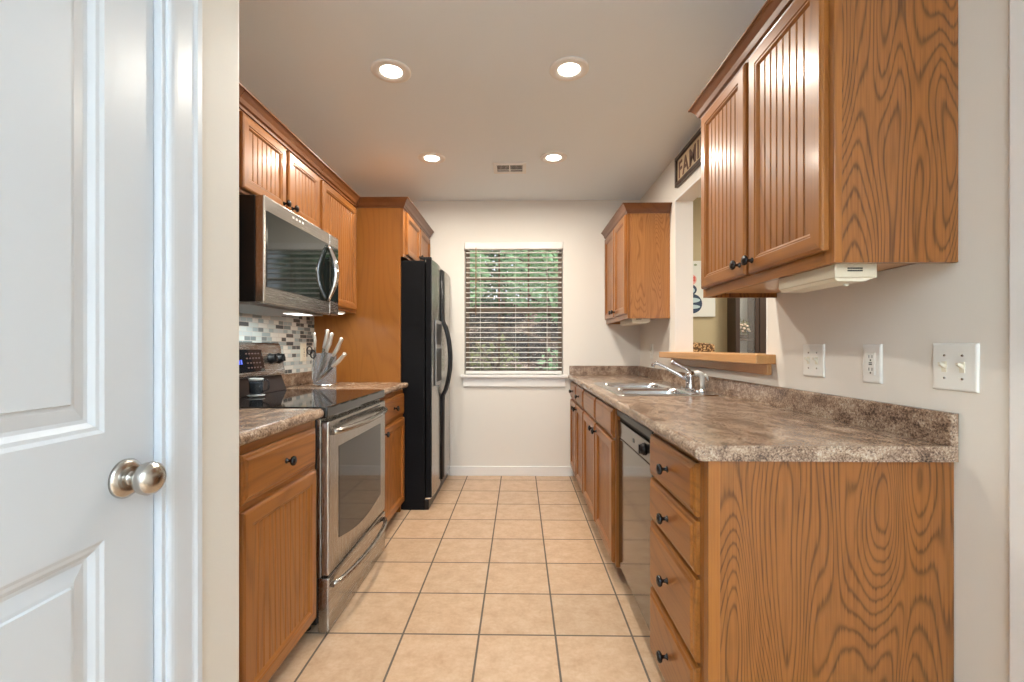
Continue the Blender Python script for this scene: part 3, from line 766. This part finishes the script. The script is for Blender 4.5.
for q in bowls:
    v_, e_ = ring(bm, rr(*q, zr, .05)); edges += e_; tops.append(v_)
bmesh.ops.triangle_fill(bm, use_beauty=True, edges=edges)
lv, le = ring(bm, rr(.494, 1.020, 2.274, 3.106, .8965, .034))
for i in range(len(ov)): bm.faces.new((ov[i], ov[(i+1) % len(ov)], lv[(i+1) % len(ov)], lv[i]))
for f in bm.faces: f.material_index = 0
bmesh.ops.recalc_face_normals(bm, faces=bm.faces)
me = bpy.data.meshes.new('rim'); bm.to_mesh(me); bm.free(); me.materials.append(M['steel_sink'])
ro = bpy.data.objects.new('rim', me); COL.objects.link(ro); ro.parent = t
for q in bowls:
    x0, x1, y0, y1 = q
    b = MB(); b.loops([rr(x0+i, x1-i, y0+i, y1-i, z, r_) for i, z, r_ in ((0, zr, .05), (.004, zr-.004, .05), (.006, zr-.02, .05), (.018, .76, .05), (.03, .735, .045), (.06, .728, .04))], 0, True, cap0=False)
    bo = b.build('bowl', M['steel_sink'], t)
    MB().lathe([(.045, .0), (.045, .003), (.032, .003), (.028, -.002), (.001, -.002)], ((x0+x1)/2, (y0+y1)/2, .7285), (0, 0, 1), 24).build('drain', M['chrome'], bo)
# faucet and sprayer on the sink deck
fx, fy, fz_ = .960, 2.585, .9008
t = thing('faucet', (fx, fy, fz_), 'chrome single lever kitchen faucet standing behind the sink', 'faucet')
b = MB(); b.loops([[(fx+x*.030, fy+y*.115, fz_+z) for x, y in [(math.cos(a), math.copysign(abs(math.sin(a))**.8, math.sin(a))) for a in [k*math.tau/28 for k in range(28)]]] for z in (0, .006)]+[[(fx+x*.024, fy+y*.105, fz_+.010) for x, y in [(math.cos(a), math.copysign(abs(math.sin(a))**.8, math.sin(a))) for a in [k*math.tau/28 for k in range(28)]]]], 0, False); b.build('base_plate', M['chrome'], t)
MB().lathe([(.027, .008), (.025, .014), (.023, .06), (.026, .066), (.026, .082), (.022, .094), (.012, .102), (.001, .104)], (fx, fy, fz_), (0, 0, 1), 24).build('body', M['chrome'], t)
MB().tube([(fx-.01, fy+.003, fz_+.052), (fx-.05, fy+.02, fz_+.078), (fx-.13, fy+.055, fz_+.128), (fx-.165, fy+.072, fz_+.146), (fx-.182, fy+.080, fz_+.140), (fx-.186, fy+.082, fz_+.122)], [.012, .0115, .0105, .0115, .0125, .0125], 12).build('spout', M['chrome'], t)
MB().tube([(fx, fy, fz_+.098), (fx-.02, fy+.012, fz_+.115), (fx-.07, fy+.04, fz_+.146), (fx-.085, fy+.048, fz_+.156)], [.010, .0075, .0065, .010], 10).build('lever', M['chrome'], t)
sx, sy = .965, 2.425
t = thing('sink_sprayer', (sx, sy, fz_), 'white pull out sprayer standing next to the chrome faucet', 'sprayer')
MB().lathe([(.022, 0), (.022, .006), (.016, .010), (.013, .016)], (sx, sy, fz_), (0, 0, 1), 20).build('collar', M['chrome'], t)
MB().tube([(sx, sy, fz_+.014), (sx, sy, fz_+.045), (sx-.001, sy+.001, fz_+.078), (sx-.008, sy+.003, fz_+.094), (sx-.022, sy+.006, fz_+.100), (sx-.036, sy+.009, fz_+.094)], [.010, .0115, .0125, .0155, .0155, .013], 14).build('spray_head', M['plastic'], t)
MB().tube([(sx+.010, sy-.003, fz_+.094), (sx+.022, sy-.005, fz_+.080), (sx+.026, sy-.006, fz_+.060)], [.006, .006, .004], 8).build('trigger', M['plastic'], t)

# ------------------------------------------------------------------ right uppers
FU = .765
def upper_right(y0, y1, z0, doors, label, kz, far=False):
    t = thing('wall_cabinet', (.91, (y0+y1)/2, z0), label, 'cabinet')
    b = MB(); b.box(FU+.019, XR-.002, y0, y0+.016, z0, ZT, 0); b.box(FU+.019, XR-.002, y1-.016, y1, z0, ZT, 0)
    b.box(FU+.019, XR-.002, y0+.016, y1-.016, ZT-.016, ZT, 0); b.box(XR-.01, XR-.002, y0+.016, y1-.016, z0+.018, ZT-.016, 0)
    b.box(FU+.019, XR-.002, y0+.016, y1-.016, z0+.018, z0+.034, 1)
    b.build('carcass', [oak_panel_lit if far else oak_panel, oak_under], t)
    b = MB(); m_ = (doors[0][1]+doors[1][0])/2
    b.box(FU, FU+.019, y0, y0+.036, z0, ZT); b.box(FU, FU+.019, y1-.036, y1, z0, ZT); b.box(FU, FU+.019, m_-.025, m_+.025, z0+.036, ZT-.036)
    b.box(FU, FU+.019, y0+.036, y1-.036, ZT-.036, ZT, 1); b.box(FU, FU+.019, y0+.036, y1-.036, z0, z0+.036, 1)
    b.build('face_frame', [oak_v, oak_h], t, .0012)
    for a, c, kn in doors: panel_door(t, -1, FU, a, c, z0+.034, ZT-.023, (kn, kz), .056)
    crown(t, [(FU, y1), (FU, y0), (XR-.001, y0)] if far else [(XR-.001, y1), (FU, y1), (FU, y0), (XR-.001, y0)], 2.146)
    return t
UZ = 1.342
t = upper_right(1.122, 1.916, UZ, [(1.142, 1.508, 1.478), (1.530, 1.898, 1.560)], 'large two door oak wall cabinet at the near end of the right wall', 1.415)
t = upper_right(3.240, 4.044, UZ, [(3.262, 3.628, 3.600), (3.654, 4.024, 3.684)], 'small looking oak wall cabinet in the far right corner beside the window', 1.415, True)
def ucl(y0, y1, x0, x1, z0, label):
    t = thing('under_cabinet_light', ((x0+x1)/2, (y0+y1)/2, z0), label, 'light', 'light fixtures under the right wall cabinets')
    b = MB(); b.box(x0, x1, y0, y1, z0+.008, z0+.0585); bo = b.build('housing', M['beige'], t, .003)
    b = MB(); b.prism([(x0+.002, z0+.0078), (x0+.008, z0), (x1-.03, z0), (x1-.004, z0+.0078)], 'y', y0+.004, y1-.004); b.build('diffuser', mat('cream diffuser', (.70, .63, .50), .4) if 'cream diffuser' not in bpy.data.materials else bpy.data.materials['cream diffuser'], t)
    b = MB()
    for r_ in range(2):
        for k in range(9): b.box(x0+.030+k*.0042, x0+.0325+k*.0042+.001, y0-.0006, y0+.001, z0+.024+r_*.006, z0+.0275+r_*.006)
    b.build('printed_label', M['slot'], t)
    MB().lathe([(.006, 0), (.006, .004), (.003, .006)], ((x0+x1)/2+.01, y0+.05, z0), (0, 0, -1), 12).build('switch', M['plastic'], t)
ucl(1.150, 1.40, .786, .890, 1.301, 'beige light fixture under the large near wall cabinet')
ucl(3.262, 3.64, .80, .93, 1.309, 'beige light fixture under the far corner wall cabinet')

# ------------------------------------------------------------------ ledge, sign, switches, outlets
t = thing('pass_through_ledge', (1.03, 2.55, 1.066), 'oak ledge along the bottom of the pass-through opening', 'ledge')
bx(.982, XRO+.06, 1.912, 3.235, 1.0665, 1.1065).build('shelf_board', oak_ledge, t, .004)
bx(XR-.020, XR-.0005, 1.940, 3.16, 1.020, 1.0660).build('apron', oak_ledge, t, .003)
t = thing('framed_sign', (XR-.012, 2.6, 2.2), 'dark framed word sign hanging above the pass-through opening', 'sign')
sy0, sy1, sz0, sz1 = 2.10, 3.080, 2.205, 2.402
b = MB(); x0, x1 = XR-.024, XR-.0005
b.box(x0, x1, sy0, sy1, sz0, sz0+.026); b.box(x0, x1, sy0, sy1, sz1-.026, sz1); b.box(x0, x1, sy0, sy0+.026, sz0+.026, sz1-.026); b.box(x0, x1, sy1-.026, sy1, sz0+.026, sz1-.026)
b.build('frame', M['dark_wood'], t, .003)
bx(XR-.012, XR-.001, sy0+.02, sy1-.02, sz0+.02, sz1-.02).build('board', paint('tan sign board', (.55, .42, .27), .7, 40), t)
cu = bpy.data.curves.new('lettering', 'FONT'); cu.body = 'FAMILY'; cu.size = .15; cu.extrude = .0015; cu.space_character = 1.12; cu.offset = .002
tmp = bpy.data.objects.new('tmp', cu); COL.objects.link(tmp); bpy.context.view_layer.update()
me = bpy.data.meshes.new_from_object(tmp.evaluated_get(bpy.context.evaluated_depsgraph_get())); bpy.data.objects.remove(tmp)
lo = bpy.data.objects.new('lettering', me); COL.objects.link(lo); me.materials.clear(); me.materials.append(mat('brown lettering', (.16, .085, .06), .7))
lo.parent = t; lo.rotation_euler = (math.pi/2, 0, -math.pi/2)
lo.location = Vector((XR-.0135, 3.035, sz0+.045))-t.location

def wall_plate(y, z, wd, hh, label, cat, name, toggles=0, outlet=False, face=-1, x=None, group=None, m='plastic'):
    x = XR if x is None else x
    t = thing(name, (x, y, z-hh/2), label, cat, group); s = face
    R = lambda ins, d: [(x+s*d, y-wd/2+ins, z-hh/2+ins), (x+s*d, y+wd/2-ins, z-hh/2+ins), (x+s*d, y+wd/2-ins, z+hh/2-ins), (x+s*d, y-wd/2+ins, z+hh/2-ins)]
    MB().loops([R(0, .0003), (R(0, .003)), R(.002, .0055), R(.006, .0065)]).build('plate', M[m], t)
    xa, xb = sorted((x+s*.0060, x+s*.0085))
    ys_ = [0] if toggles == 1 else [-.023, .023] if toggles == 2 else []
    for dy in ys_:
        b = MB(); b.box(xa, xb, y+dy-.006, y+dy+.006, z-.013, z+.013); o = b.build('switch', M['ivory'], t)
        b = MB(); b.loops([[(x+s*.008, y+dy-.004, z-.004), (x+s*.008, y+dy+.004, z-.004), (x+s*.008, y+dy+.004, z+.006), (x+s*.008, y+dy-.004, z+.006)], [(x+s*.020, y+dy-.0035, z+.005), (x+s*.020, y+dy+.0035, z+.005), (x+s*.020, y+dy+.0035, z+.011), (x+s*.020, y+dy-.0035, z+.011)]]); b.build('toggle', M['ivory'], o)
        for dz in (-.028, .028): MB().lathe([(.0032, 0), (.0026, .0018)], (x+s*.0062, y+dy, z+dz), (s, 0, 0), 10).build('screw', M['nickel'], t)
    if outlet:
        b = MB(); b.box(xa, xb, y-.0165, y+.0165, z-.034, z+.034); o = b.build('receptacle', M[m], t, .002)
        b = MB(); xc, xe = sorted((x+s*.0080, x+s*.0092))
        for dz in (-.019, .019):
            for dy in (-.0065, .0055): b.box(xc, xe, y+dy-.001, y+dy+.001, z+dz-.002, z+dz+.007)
            b.box(xc, xe, y-.0025, y+.002, z+dz-.011, z+dz-.006)
        b.box(xc, xe, y-.006, y+.006, z-.004, z-.001); b.box(xc, xe, y-.006, y+.006, z+.001, z+.004)
        b.build('slots', M['slot'], o)
    return t
wall_plate(1.664, 1.089, .116, .116, 'white double switch plate nearest the pass-through ledge', 'switch', 'light_switch', 2)
wall_plate(1.390, 1.087, .072, .116, 'white outlet plate between the two double switches on the right wall', 'outlet', 'power_outlet', 0, True)
wall_plate(1.130, 1.088, .116, .116, 'white double switch plate at the near end of the backsplash', 'switch', 'light_switch', 2)
wall_plate(3.68, 1.105, .072, .116, 'white single switch plate behind the faucet below the far cabinet', 'switch', 'light_switch', 1)
wall_plate(2.975, 1.105, .074, .118, 'ivory outlet plate on the mosaic behind the knife holder', 'outlet', 'power_outlet', 0, True, 1, XL+.008, None, 'ivory')

# ------------------------------------------------------------------ ceiling lights and vent
trimm = mat('white light trim', (.80, .79, .77), .4)
for x, y, lb in ((-.605, 2.143, 'lit recessed ceiling light over the range, near left of the four'), (.232, 2.142, 'lit recessed ceiling light in front of the dishwasher, near right of the four'),
                 (-.603, 3.128, 'lit recessed ceiling light near the refrigerator, far left of the four'), (.233, 3.133, 'lit recessed ceiling light right of the ceiling vent, far right of the four')):
    t = thing('recessed_light', (x, y, H), lb, 'ceiling light', 'recessed ceiling lights')
    MB().lathe([(.092, 0), (.092, .004), (.084, .007), (.066, .008), (.052, .004), (.050, .0005)], (x, y, H-.0005), (0, 0, -1), 40, cap0=False, cap1=False).build('trim_ring', trimm, t)
    MB().lathe([(.001, .0), (.0505, .0), (.0505, .003), (.035, .0045), (.001, .005)], (x, y, H-.001), (0, 0, -1), 40).build('lens', M['bulb'], t)
    lamp('recessed_lamp', 'AREA', (x, y, H-.012), (0, 0, 0), 15.5, (1, .92, .80), .11, shape='DISK', spread=math.radians(176))
t = thing('ceiling_vent', (-.07, 3.31, H), 'white ceiling air vent with dark slots between the far lights', 'vent')
vx0, vx1, vy0, vy1 = -.190, .048, 3.215, 3.405
b = MB(); z0, z1 = H-.008, H-.0003
b.box(vx0, vx1, vy0, vy0+.035, z0, z1); b.box(vx0, vx1, vy1-.035, vy1, z0, z1); b.box(vx0, vx0+.028, vy0+.035, vy1-.035, z0, z1); b.box(vx1-.028, vx1, vy0+.035, vy1-.035, z0, z1); b.box(-.077, -.065, vy0+.035, vy1-.035, z0, z1)
b.build('frame', trimm, t, .002)
bx(vx0+.02, vx1-.02, vy0+.03, vy1-.03, H-.002, H-.0005).build('duct', M['slot'], t)
b = MB()
for k in range(20):
    x = vx0+.034+k*(vx1-vx0-.068)/19
    b.prism([(x-.0016, H-.0025), (x-.0006, H-.0025), (x+.0012, H-.005), (x+.0002, H-.005)], 'y', vy0+.036, vy1-.07)
b.build('louvers', trimm, t)
bx(vx0+.03, vx1-.03, vy1-.068, vy1-.062, H-.007, H-.002).build('damper_bar', trimm, t)

# ------------------------------------------------------------------ dining room beyond the opening
yd = YB-.05
t = thing('canvas_picture', (1.55, yd-.02, 1.40), 'white canvas picture of a red and blue striped vase on the dining wall', 'picture')
px0, px1, pz0, pz1 = 1.20, 1.690, 1.402, 1.885
bx(px0, px1, yd-.03, yd-.0005, pz0, pz1).build('canvas', mat('white canvas', (.72, .76, .74), .7), t, .003)
def disc(cx_, cz_, rx, rz, y, m, name, n=28, lo_=-1, hi=1):
    b = MB(); pts = []
    for k in range(n):
        a = k*math.tau/n; zz = max(lo_, min(hi, math.sin(a))); pts.append((cx_+rx*math.cos(a), cz_+rz*zz))
    b.prism(pts, 'y', y, y-.0012); return b.build(name, m, t)
navy = mat('navy paint', (.02, .045, .10), .6); sky = mat('pale blue paint', (.45, .60, .66), .6); red = mat('red paint', (.62, .12, .10), .6); pink = mat('pink paint', (.75, .40, .36), .6)
cxp = 1.488
disc(cxp, 1.515, .088, .085, yd-.0302, navy, 'painted_vase'); disc(cxp-.005, 1.545, .075, .022, yd-.0316, sky, 'painted_stripe'); disc(cxp-.004, 1.488, .074, .018, yd-.0316, sky, 'painted_stripe')
disc(cxp-.01, 1.635, .052, .046, yd-.0302, navy, 'painted_neck'); disc(cxp-.008, 1.630, .032, .026, yd-.0316, sky, 'painted_neck_light')
disc(cxp-.01, 1.722, .050, .048, yd-.0302, pink, 'painted_flower')
for k in range(7): disc(cxp-.04+.03*(k % 3), 1.695+.022*(k//2), .010, .012, yd-.0316, red, 'painted_petal', 10)
for (a, c) in ((.03, 1.85), (-.03, 1.80), (-.06, 1.845)): disc(cxp+a, c, .014, .009, yd-.0302, mat('leaf paint', (.25, .32, .2), .6), 'painted_leaf', 10)
def wicker():
    m = mat('woven pattern fabric', (.3, .18, .08), .8); tt = NT(m)
    v = tt.add('TexVoronoi', {'Vector': tt.coord(False), 'Scale': 70}).outputs[0]
    tt.base(tt.ramp(v, [(.25, (.62, .42, .22)), (.45, (.34, .18, .07)), (.62, (.10, .05, .02))])); tt.bump(v, .5, .004); return m
t = thing('dining_chair', (1.36, 3.55, 0), 'high backed brown woven chair showing its top edge over the ledge', 'chair')
wk = wicker()
b = MB(); b.prism([(1.17+.03, .45)]+[(1.20+.36*k/10, 1.165+.012*math.sin(math.pi*k/10)) for k in range(11)]+[(1.56, .45)], 'y', 3.66, 3.73); b.build('backrest', wk, t, .02, 3)
bx(1.20, 1.56, 3.25, 3.66, .40, .50).build('seat', wk, t, .02, 3)
for x in (1.215, 1.515):
    for y in (3.27, 3.66): bx(x, x+.035, y, y+.035, 0, .40).build('leg', M['dark_wood'], t, .003)
# tall dark cabinet with glass door
t = thing('display_cabinet', (2.0, 3.9, 0), 'tall dark wood cabinet with a glass door seen through the pass-through', 'cabinet')
cy0, cy1 = 3.84, 3.996; K = cy0/3.55; cx0, cx1 = 1.668*K, 2.45; zs_ = 1.21
gx0, gx1 = 1.700*K, 1.818*K
b = MB(); b.box(cx0, cx0+.02, cy0+.02, cy1, 0, 2.0); b.box(cx1-.02, cx1, cy0+.02, cy1, 0, 2.0); b.box(cx0+.02, cx1-.02, cy1-.012, cy1, .0, 2.0, 1); b.box(cx0+.02, cx1-.02, cy0+.02, cy1-.012, 1.98, 2.0); b.box(cx0+.02, cx1-.02, cy0+.02, cy1-.012, .0, .08)
b.box(gx1+.004, gx1+.024, cy0+.02, cy1-.012, .08, 1.98)
b.build('carcass', [M['dark_wood'], mat('blue grey back board', (.62, .68, .66), .5)], t)
bx(cx0+.021, gx1+.0035, cy0+.03, cy1-.013, zs_-.016, zs_).build('shelf', M['dark_wood'], t)
b = MB(); b.box(cx0, gx0, cy0, cy0+.0195, .02, 1.98); b.box(gx1, gx1+.032, cy0, cy0+.0195, .02, 1.98); b.box(gx0, gx1, cy0, cy0+.0195, 1.93, 1.98); b.box(gx0, gx1, cy0, cy0+.0195, .02, .1)
d = b.build('glass_door', M['dark_wood'], t); bx(gx0, gx1, cy0+.008, cy0+.012, .1, 1.93).build('pane', M['pane'], d)
g0 = gx1+.036
b = MB(); b.box(g0, g0+.03, cy0-.004, cy0+.0195, .02, 1.98); b.box(g0+.03, g0+.06, cy0+.004, cy0+.0195, .02, 1.98); b.box(g0+.066, cx1, cy0, cy0+.0195, .02, 1.98)
d = b.build('panel_door', M['dark_wood'], t); bx(g0+.056, g0+.072, cy0-.004, cy0+.006, 1.27, 1.35).build('hinge', M['slot'], d)
lamp('cabinet_lamp', 'AREA', ((gx0+gx1)/2, cy0+.08, 1.97), (0, 0, 0), 1.6, (1, .93, .8), .08)
# flowers on the shelf
fxc, fyc = (gx0+gx1)/2, cy0+.085
t = thing('flower_arrangement', (fxc, fyc, zs_+.0005), 'cream and green flower arrangement on the shelf of the dark cabinet', 'flowers')
MB().lathe([(.03, 0), (.045, .012), (.04, .03), (.045, .035)], (fxc, fyc, zs_+.0005), (0, 0, 1), 18).build('bowl', M['dark_wood'], t)
b = MB()
for k in range(220):
    c = Vector((fxc+random.gauss(0, .030), fyc+random.gauss(0, .012), zs_+.095+random.gauss(0, .032))); u = Vector((random.gauss(0, 1), random.gauss(0, 1), random.gauss(0, 1))).normalized(); v = u.orthogonal()
    c.x = min(max(c.x, gx0+.012), gx1-.012); c.y = min(max(c.y, cy0+.045), cy1-.03); c.z = max(c.z, zs_+.03)
    b.face(b.add([c-u*.014, c+v*.007, c+u*.014, c-v*.007]))
for x_, h_ in ((-.028, .20), (.004, .17), (.03, .16)): b.face(b.add([(fxc+x_, fyc, zs_+h_-.07), (fxc+x_+.010, fyc-.004, zs_+h_-.035), (fxc+x_+.003, fyc, zs_+h_), (fxc+x_-.009, fyc+.004, zs_+h_-.035)]))
b.build('leaves', Lb, t)
for k in range(9):
    c = (gx0+.018+.011*k+random.uniform(-.003, .003), fyc-.03+random.uniform(-.01, .01), zs_+.09+random.uniform(-.03, .035))
    MB().lathe([(.001, -.010), (.010, -.004), (.013, .003), (.006, .010), (.001, .011)], c, (0, -.6, .8), 10).build('blossom', mat('cream petal', (.80, .66, .52), .7) if 'cream petal' not in bpy.data.materials else bpy.data.materials['cream petal'], t)
